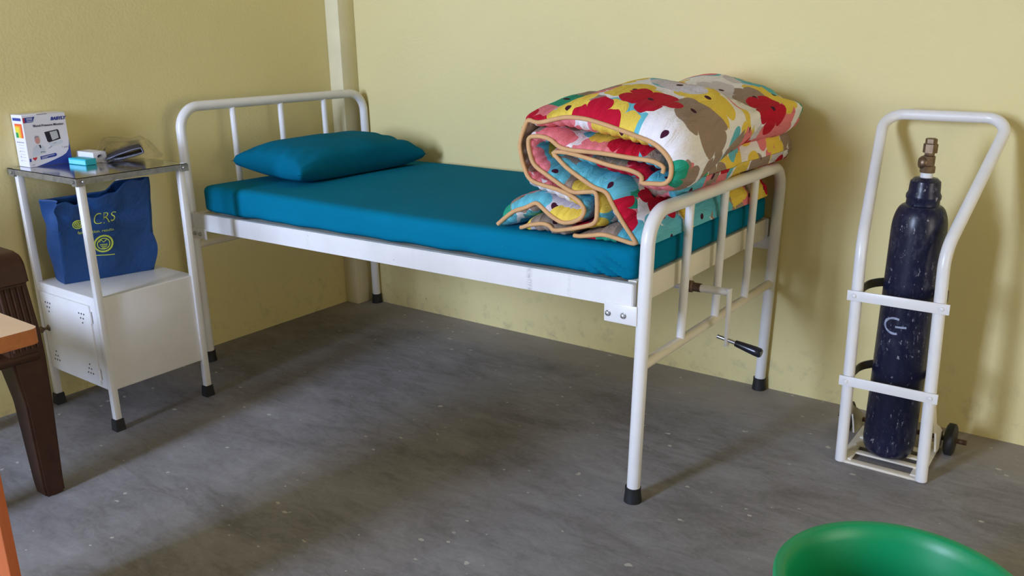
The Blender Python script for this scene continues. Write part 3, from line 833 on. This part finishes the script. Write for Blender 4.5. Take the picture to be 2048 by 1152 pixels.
# folded cuff in a clear bag
def cuff():
    bm = bmesh.new()
    base = [V((0.030, -.330, TZ + .010)), V((0.055, -.300, TZ + .026)), V((0.075, -.256, TZ + .040)), V((0.084, -.226, TZ + .045)), V((0.084, -.218, TZ + .026)), V((0.068, -.250, TZ + .017)), V((0.045, -.285, TZ + .009)), V((0.022, -.315, TZ + .006))]
    return base
cb = cuff()
cpath = fillet(cb, 0.006, 6)
bm = bmesh.new(); add_strip(bm, [p + V((-.012, .004, 0)) for p in cpath], (0.85, -0.45, 0), 0.10, 0.008)
bmesh.ops.recalc_face_normals(bm, faces=bm.faces)
cu_ = link('pressure_cuff', bm, M['cuff'])
tag(cu_, 'folded navy blood pressure cuff inside the clear bag on the cabinet top', 'cuff', origin=(.02, -.27, TZ))
bm = bmesh.new(); add_tube(bm, [p + V((-.012 + .0435, .004 - .023, 0.0)) for p in cpath], 0.0013, 6)
link('trim', bm, M['cufftrim'], cu_)['label'] = 'pale edge binding'
bm = soft_box((-.095, -.105, 0), (.095, .105, .068), .018, (26, 30, 8))
for v in bm.verts:
    x, y, z = v.co; e = max(abs(x) / .095, abs(y) / .105)
    v.co.z = 0.003 + z * (1 - 0.75 * sm(e, .55, 1)) + (0.010 * noise.noise(V((x * 22, y * 18, z * 10)))) * (1 if z > .02 else .1)
    v.co.z = max(0.0012, v.co.z)
    v.co.x += 0.008 * noise.noise(V((y * 15, z * 20, 3)))
bm.transform(Matrix.Translation((0.030, -.250, TZ)) @ Matrix.Rotation(math.radians(-20), 4, 'Z'))
for v in bm.verts:
    if v.co.x < 0.040 and v.co.y < -.330: v.co.y = -.330
    v.co.x = max(v.co.x, XL + 0.012)
pb = link('polythene_bag', bm, M['poly'])
tag(pb, 'crumpled clear plastic bag beside the small white carton on the steel top', 'bag', origin=(.01, -.235, TZ))

# ------------------------------------------------------------------ blue tote bag
tote = thing('tote_bag', 'blue fabric tote bag with lime lettering on the cabinet shelf', 'bag', (0.03, -0.40, BZ1))
B0 = [V((-.072, -.528, 0)), V((.044, -.553, 0)), V((.122, -.262, 0)), V((.015, -.237, 0))]       # footprint, front side is 1 -> 2
T0 = [V((.055, -.595, .335)), V((.135, -.585, .325)), V((.175, -.262, .345)), V((.115, -.245, .34))]
def tote_point(a, h):
    """a in 0..4 round the perimeter, h 0..1"""
    i = int(a) % 4; f = a - int(a); j = (i + 1) % 4
    b = B0[i].lerp(B0[j], f); t = T0[i].lerp(T0[j], f); p = b.lerp(t, h)
    return p
def tote_mesh():
    bm = bmesh.new(); NA, NH = 120, 44; g = []
    for jh in range(NH + 1):
        h = jh / NH; row = []
        for ia in range(NA):
            a = 4 * ia / NA; i = int(a); f = a - i
            p = tote_point(a, h)
            c = sum((q for q in B0), V()) / 4
            ctr = c.lerp(sum((q for q in T0), V()) / 4, h)
            out = (p - ctr); out.z = 0; out.normalize()
            bulge = math.sin(math.pi * f) * (0.010 * math.sin(math.pi * min(1, h * 1.1)) + 0.004)
            wr = 0.008 * noise.noise(V((p.x * 14, p.y * 12, h * 4))) * sm(h, 0, .3)
            rad = bulge + wr
            if i == 0: rad -= 0.028 * math.sin(math.pi * f) * sm(h, .35, 1)         # gusset folded inwards
            if i == 1:                                                               # long slanting crease on the front
                cr = (h - (0.93 - 0.62 * f))
                rad += 0.012 * math.exp(-(cr / .07) ** 2) * sm(.75 - f, 0, .3) - 0.016 * math.exp(-((cr - .12) / .10) ** 2) * sm(.7 - f, 0, .3)
                rad += 0.022 * math.exp(-((f - .97) / .10) ** 2) * math.exp(-((h - .22) / .22) ** 2)
            q = p + out * rad
            # wavy rim: dips on the left, stands up on the right
            if h > .55:
                k = sm(h, .55, 1)
                if i == 1: q.z += k * (-0.030 * (1 - sm(f, .58, .72)) + 0.004 * math.sin(f * 26) - 0.012 * math.exp(-((f - .17) / .07) ** 2))
                if i == 3: q.z += k * (-0.030 * sm(f, .28, .42))
                if i == 0: q.z += k * (-0.028)
            row.append(bm.verts.new(q + V((0, 0, BZ1 + .001))))
        g.append(row)
    for jh in range(NH):
        for ia in range(NA):
            bm.faces.new((g[jh][ia], g[jh][(ia + 1) % NA], g[jh + 1][(ia + 1) % NA], g[jh + 1][ia]))
    bm.faces.new(list(reversed(g[0])))
    bmesh.ops.recalc_face_normals(bm, faces=bm.faces)
    return bm, g
bm, _g = tote_mesh()
tote_ob = link('bag_body', bm, M['bag'], tote, angle=70)
sol = tote_ob.modifiers.new('cloth thickness', 'SOLIDIFY'); sol.thickness = 0.0016; sol.offset = -1
# printing: lifted onto the front panel by following its surface
dgx = bpy.context.evaluated_depsgraph_get()
from mathutils.bvhtree import BVHTree
bv = BVHTree.FromPolygons([v.co + ROOT[tote_ob.name] for v in tote_ob.data.vertices], [tuple(p.vertices) for p in tote_ob.data.polygons])
fb0, fb1, ft0, ft1 = B0[1], B0[2], T0[1], T0[2]
Zof = V((0, 0, BZ1))
fnorm = (fb1 - fb0).cross(ft0 - fb0).normalized()
def on_tote(u, v, lift=0.0012):
    p = fb0.lerp(fb1, u).lerp(ft0.lerp(ft1, u), v) + Zof
    hit = bv.ray_cast(p + fnorm * 0.08, -fnorm)
    if hit[0] is None: return p + fnorm * lift
    return hit[0] + fnorm * lift
def print_on(name, loops, mat):
    bm = bmesh.new()
    for lp in loops:
        wd = 0.0016
        pts = [on_tote(u, v) for u, v in lp]
        add_strip(bm, pts, fnorm, 0.0006, wd * 2)
    return link(name, bm, mat, tote, smooth=False)
def map_text(body, size, u0, v0, name, shear=0, width=.32, height=.34, slope=0.0, bold=0.0):
    fr = Matrix.Identity(4)
    o = text_mesh(body, size, fr, name, M['lime'], tote, shear=shear, bold=bold)
    off = ROOT[tote.name]
    for vtx in o.data.vertices:
        p = vtx.co + off
        u = u0 + p.x / width; v = v0 + p.y / height + slope * p.x
        vtx.co = on_tote(u, v, 0.0011 + max(0, p.z) * 0.6) - off
    return o
map_text('CRS', 0.046, .34, .64, 'brand_lettering', shear=0.25, slope=-.1, bold=-0.0006)
ring = lambda cu, cv, r, n=36: [(cu + r / .32 * math.cos(2 * math.pi * k / n), cv + r / .34 * math.sin(2 * math.pi * k / n)) for k in range(n + 1)]
print_on('globe_mark', [ring(.20, .66, .016), ring(.20, .66, .010), ring(.20, .66, .004)], M['lime'])
map_text('faith. action. results.', 0.0150, .19, .55, 'motto_lettering', slope=-.1)
print_on('round_emblem', [ring(.44, .41, .032), ring(.44, .41, .029), ring(.44, .41, .021)], M['lime'])
print_on('emblem_lines', [[(.395, .435), (.415, .46), (.44, .43), (.485, .46)], [(.40, .405), (.48, .40)], [(.41, .385), (.475, .38)], [(.42, .365), (.46, .36)]], M['lime'])
print_on('foot_line', [[(.33 + .028 * k, .285 - .002 * k) for k in range(9)]], M['lime'])

# ------------------------------------------------------------------ brown plastic armchair beside the desk
ch = thing('plastic_armchair', 'dark brown moulded plastic armchair with ribbed arm posts behind the desk', 'chair', (0.30, -1.18, 0))
def prism(secs):
    """loft of rectangles: (z, x0, x1, y0, y1)"""
    bm = bmesh.new(); rings = []
    for z, x0, x1, y0, y1 in secs: rings.append([bm.verts.new(p) for p in ((x0, y0, z), (x1, y0, z), (x1, y1, z), (x0, y1, z))])
    for A, B in zip(rings, rings[1:]):
        for k in range(4): bm.faces.new((A[k], A[(k + 1) % 4], B[(k + 1) % 4], B[k]))
    bm.faces.new(list(reversed(rings[0]))); bm.faces.new(rings[-1])
    bmesh.ops.recalc_face_normals(bm, faces=bm.faces)
    bmesh.ops.bevel(bm, geom=[e for e in bm.edges], offset=0.006, segments=2, affect='EDGES')
    return bm
YM = -1.18
def mirror(bm):
    for v in bm.verts: v.co.y = 2 * YM - v.co.y
    bmesh.ops.reverse_faces(bm, faces=bm.faces); return bm
for side in (0, 1):
    bm = prism([(0.0, .515, .578, -.955, -.900), (0.04, .51, .578, -.958, -.900), (.30, .505, .592, -.968, -.895), (.43, .49, .594, -.985, -.893), (.50, .48, .588, -.985, -.893), (.66, .455, .560, -.985, -.897), (.69, .44, .545, -.985, -.90)])
    lg = link('front_leg', mirror(bm) if side else bm, M['chair'], ch)
    bm = bmesh.new()
    for k in range(5):
        y = -.972 + k * .0155
        add_tube(bm, [(.592, y, .46), (.588, y, .50), (.575, y, .58), (.5615, y, .655)], 0.0045, 8)
    for k in range(5):
        x = .475 + k * .018
        add_tube(bm, [(x + .026, -.986, .47), (x, -.986, .66)], 0.0040, 8)
    link('ribs', mirror(bm) if side else bm, M['chair'], lg)
    # arm rest, rolled over at the front
    path = fillet([(.566, -.942, .635), (.553, -.942, .712), (.33, -.947, .718), (.045, -.955, .70)], .035, 8)
    bm = bmesh.new(); add_strip(bm, path, (0, 1, 0), .096, .028)
    bmesh.ops.recalc_face_normals(bm, faces=bm.faces)
    bmesh.ops.bevel(bm, geom=[e for e in bm.edges if e.calc_face_angle(0) > .8], offset=.008, segments=3, affect='EDGES')
    link('armrest', mirror(bm) if side else bm, M['chair'], ch)
    bm = prism([(0.0, -.065, -.01, -.99, -.94), (.43, .03, .09, -1.01, -.95)])
    link('rear_leg', mirror(bm) if side else bm, M['chair'], ch)
    # arched side apron
    bm = bmesh.new(); n = 16; rings = []
    for i in range(n + 1):
        f = i / n; x = .05 + f * .47; zb = .40 - .10 * abs(2 * f - 1) ** 5
        rings.append([bm.verts.new(p) for p in ((x, -.945, zb), (x, -.915, zb), (x, -.915, .445), (x, -.945, .445))])
    for A, B in zip(rings, rings[1:]):
        for k in range(4): bm.faces.new((A[k], A[(k + 1) % 4], B[(k + 1) % 4], B[k]))
    bm.faces.new(list(reversed(rings[0]))); bm.faces.new(rings[-1]); bmesh.ops.recalc_face_normals(bm, faces=bm.faces)
    link('apron', mirror(bm) if side else bm, M['chair'], ch)
link('seat', bevelled_box((.03, -1.45, .425), (.60, -.91, .448), .008, 3), M['chair'], ch)
bm = bmesh.new()
for k in range(7):
    y = YM + (k - 3) * .07
    add_strip(bm, [(.06, y, .43), (.02, y, .60), (-.03, y, .80)], (0, 1, 0), .04, .012)
add_strip(bm, [(-.032, YM - .24 + .48 * i / 10, .81 + .02 * math.sin(math.pi * i / 10)) for i in range(11)], (0.1, 0, 1), .06, .016)
bmesh.ops.recalc_face_normals(bm, faces=bm.faces)
link('backrest', bm, M['chair'], ch)

# ------------------------------------------------------------------ desk
dk = thing('desk', 'wooden desk with beige laminate top, its corner at the left edge', 'desk', (1.1, -1.67, 0))
def rounded_slab(x0, x1, y0, y1, z0, z1, r, mtop, medge):
    bm = bmesh.new(); pts = []
    for cx_, cy_, a0 in ((x1 - r, y1 - r, 0), (x0 + r, y1 - r, 90), (x0 + r, y0 + r, 180), (x1 - r, y0 + r, 270)):
        for k in range(7):
            a = math.radians(a0 + 15 * k); pts.append((cx_ + r * math.cos(a), cy_ + r * math.sin(a)))
    lo_ = [bm.verts.new((x, y, z0)) for x, y in pts]; hi_ = [bm.verts.new((x, y, z1)) for x, y in pts]
    n = len(pts)
    for k in range(n):
        f = bm.faces.new((lo_[k], lo_[(k + 1) % n], hi_[(k + 1) % n], hi_[k])); f.material_index = 1
    f = bm.faces.new(hi_); f.material_index = 0
    f = bm.faces.new(list(reversed(lo_))); f.material_index = 1
    return bm
link('desk_top', rounded_slab(.95, 1.372, -1.95, -1.232, .728, .758, .018, 0, 1), [M['desktop'], M['deskedge']], dk)
link('end_panel', bevelled_box((1.03, -1.345, 0), (1.312, -1.325, .728), .002), M['deskpanel'], dk)
for x in (.985, 1.27):
    link('leg', bevelled_box((x, -1.91, 0), (x + .035, -1.875, .728), .002), M['deskpanel'], dk)
link('rail', bevelled_box((1.02, -1.902, .66), (1.27, -1.883, .728), .002), M['deskpanel'], dk)

# ------------------------------------------------------------------ cylinder trolley
tr = thing('cylinder_trolley', 'white tubular gas cylinder trolley standing by the back wall, right of the bed', 'trolley', (2.505, 0.68, 0))
RT = 0.0165; TL, TRr = 2.394, 2.620
fr = [V((TL, .57, .004)), V((TL - .001, .57, .685)), V((2.338, .915, 1.022)), V((2.680, .925, 1.018)), V((TRr - .010, .57, .690)), V((TRr + .003, .57, .004))]
link('frame', tube(fillet(fr, [.12, .055, .055, .12], 12), RT, 20), M['white'], tr)
link('front_bar', bevelled_box((TL - .012, .562, .0), (TRr + .012, .588, .008), .002), M['cream'], tr)
for z in (.535, .271):
    b = link('strap', bevelled_box((TL - .022, .547, z - .015), (TRr + .022, .5525, z + .015), .001), M['white'], tr)
    for x in (TL - .002, TRr + .003):
        link('rivet', lathe([(0.0, 0.0), (0.007, 0.0), (0.005, 0.004), (0.0, 0.005)], (x, .547, z), (0, -1, 0), 12), M['white'], b)
    pts = []
    for k in range(25):
        a = math.pi * (1 - k / 24)
        pts.append((2.506 + .105 * math.cos(a) * 1.05, .655 + .105 * math.sin(a), z + .004))
    pts = [(TL, .58, z + .004)] + pts + [(TRr, .58, z + .004)]
    bm = bmesh.new(); add_strip(bm, pts, (0, 0, 1), .026, .004); bmesh.ops.recalc_face_normals(bm, faces=bm.faces)
    link('hoop', bm, M['grip'], tr)
for y in (.628, .685, .745):
    link('floor_slat', bevelled_box((TL + .012, y - .011, .012), (TRr - .012, y + .011, .018), .001), M['cream'], tr)
for x, s in ((TL + .012, 1), (TRr - .012, -1)):
    link('base_plate', bevelled_box((x - .017, .575, .006), (x + .017, .835, .013), .001), M['cream'], tr)
for x in (TL - .002, TRr + .010):
    bm = bmesh.new()
    side = [(.57, .25), (.60, .235), (.655, .155), (.69, .135), (.72, .12), (.80, .07), (.80, .03), (.735, .03), (.705, .04), (.685, .085), (.665, .12), (.625, .135), (.57, .22)]
    A = [bm.verts.new((x - .0025, y, z)) for y, z in side]; Bv = [bm.verts.new((x + .0025, y, z)) for y, z in side]
    bm.faces.new(A); bm.faces.new(list(reversed(Bv)))
    for k in range(len(side)): bm.faces.new((A[k], Bv[k], Bv[(k + 1) % len(side)], A[(k + 1) % len(side)]))
    bmesh.ops.recalc_face_normals(bm, faces=bm.faces)
    link('side_plate', bm, M['cream'], tr, smooth=False)
link('axle', tube([(2.318, .80, .05), (2.700, .80, .05)], .008, 14), M['rust'], tr)
for x in (2.348, 2.655):
    bm = lathe([(0.012, -.014), (.042, -.014), (.050, -.009), (.050, .009), (.042, .014), (.012, .014)], (x, .80, .0505), (1, 0, 0), 32)
    link('wheel', bm, M['rubber'], tr)

# ------------------------------------------------------------------ gas cylinder
gc = thing('gas_cylinder', 'scuffed navy gas cylinder with brass valve, standing in the white trolley', 'gas cylinder', (2.503, .672, .019))
ax = V((0.022, 0.0, 1)).normalized(); base = V((2.503, .672, .0195))
prof = [(0.0, 0.0), (.048, 0.0), (.062, .006), (.071, .022), (.0735, .045), (.0735, .70)]
for k in range(1, 9):
    a = math.radians(90 * k / 9); prof.append((.046 + .0275 * math.cos(a), .70 + .075 * math.sin(a)))
prof += [(.044, .776), (.0435, .790), (.046, .794), (.046, .803), (.0415, .812), (.0405, .832), (.0395, .842), (.030, .851), (.0, .853)]
bm = lathe(prof, base, ax, 64); body = link('cylinder_body', bm, M['navycyl'], gc)
P = lambda z: base + ax * z
link('neck_seal', lathe([(0.0, 0.0), (.0165, 0.0), (.0165, .014), (0.0, .014)], P(.852), ax, 20), M['ptfe'], gc)
vv = link('valve', lathe([(0.0, 0.0), (.020, 0.0), (.020, .018), (.0165, .020), (.0165, .046), (.013, .048), (.013, .056), (0.0, .056)], P(.866), ax, 8), M['brass'], gc)
link('outlet_nut', lathe([(0.0, 0.0), (.019, 0.0), (.019, .024), (.0155, .026), (.0155, .038), (.012, .040), (0.0, .040)], P(.921), ax, 6), M['brass'], vv)
link('side_spigot', lathe([(0.0, 0.0), (.017, 0.0), (.019, .004), (.019, .012), (.014, .018), (0.0, .018)], P(.893) + V((-.006, .0, 0)), V((-.85, -.45, 0)), 16), M['brass'], vv)
# hand-painted letter G on the cylinder
def on_cyl(px, pz):
    dx = px - (base.x + .022 * pz); r = .0738
    dx = max(-r * .98, min(r * .98, dx))
    return V((px, base.y - math.sqrt(r * r - dx * dx), pz))
bm = bmesh.new()
arcp = [(2.497 + .028 * math.cos(a), .448 + .023 * math.sin(a)) for a in np.linspace(math.radians(65), math.radians(290), 22)]
barp = [(2.500 + .030 * f, .446 + .002 * f) for f in np.linspace(0, 1, 8)]
for lst, wd in ((arcp, .0075), (barp, .0065)):
    rows = []
    for i, (x, z) in enumerate(lst):
        a = V(lst[min(i + 1, len(lst) - 1)]) - V(lst[max(i - 1, 0)]); n = V((-a.y, a.x)).normalized()
        wq = wd * (0.8 + 0.35 * noise.noise(V((x * 90, z * 90, 0))))
        rows.append([bm.verts.new(on_cyl(x + n.x * wq * q, z + n.y * wq * q)) for q in (-.5, 0, .5)])
    for A, Bq in zip(rows, rows[1:]):
        for k in range(2): bm.faces.new((A[k], A[k + 1], Bq[k + 1], Bq[k]))
bmesh.ops.recalc_face_normals(bm, faces=bm.faces)
link('painted_letter', bm, M['paintmark'], gc, smooth=False)['label'] = 'pale hand-painted letter G'

# ------------------------------------------------------------------ green basin
R0, H0 = 0.2275, 0.28
bc = V((2.763, -.416, 0))
bs = thing('plastic_tub', 'round bright green plastic tub on the floor at the bottom right', 'tub', bc)
prof = [(0.0, 0.0), (.150, 0.0), (.158, .004), (.172, .08), (.186, .16), (.200, .245), (.206, .262), (R0 - .004, .262), (R0, .266), (R0, .276), (R0 - .004, H0), (R0 - .016, H0 + .001), (R0 - .022, H0 - .003), (.196, .252), (.181, .16), (.167, .08), (.153, .012), (.146, .006), (0.0, .006)]
link('tub_body', lathe(prof, bc + V((0, 0, .0005)), seg=96, caps=False), M['green'], bs)
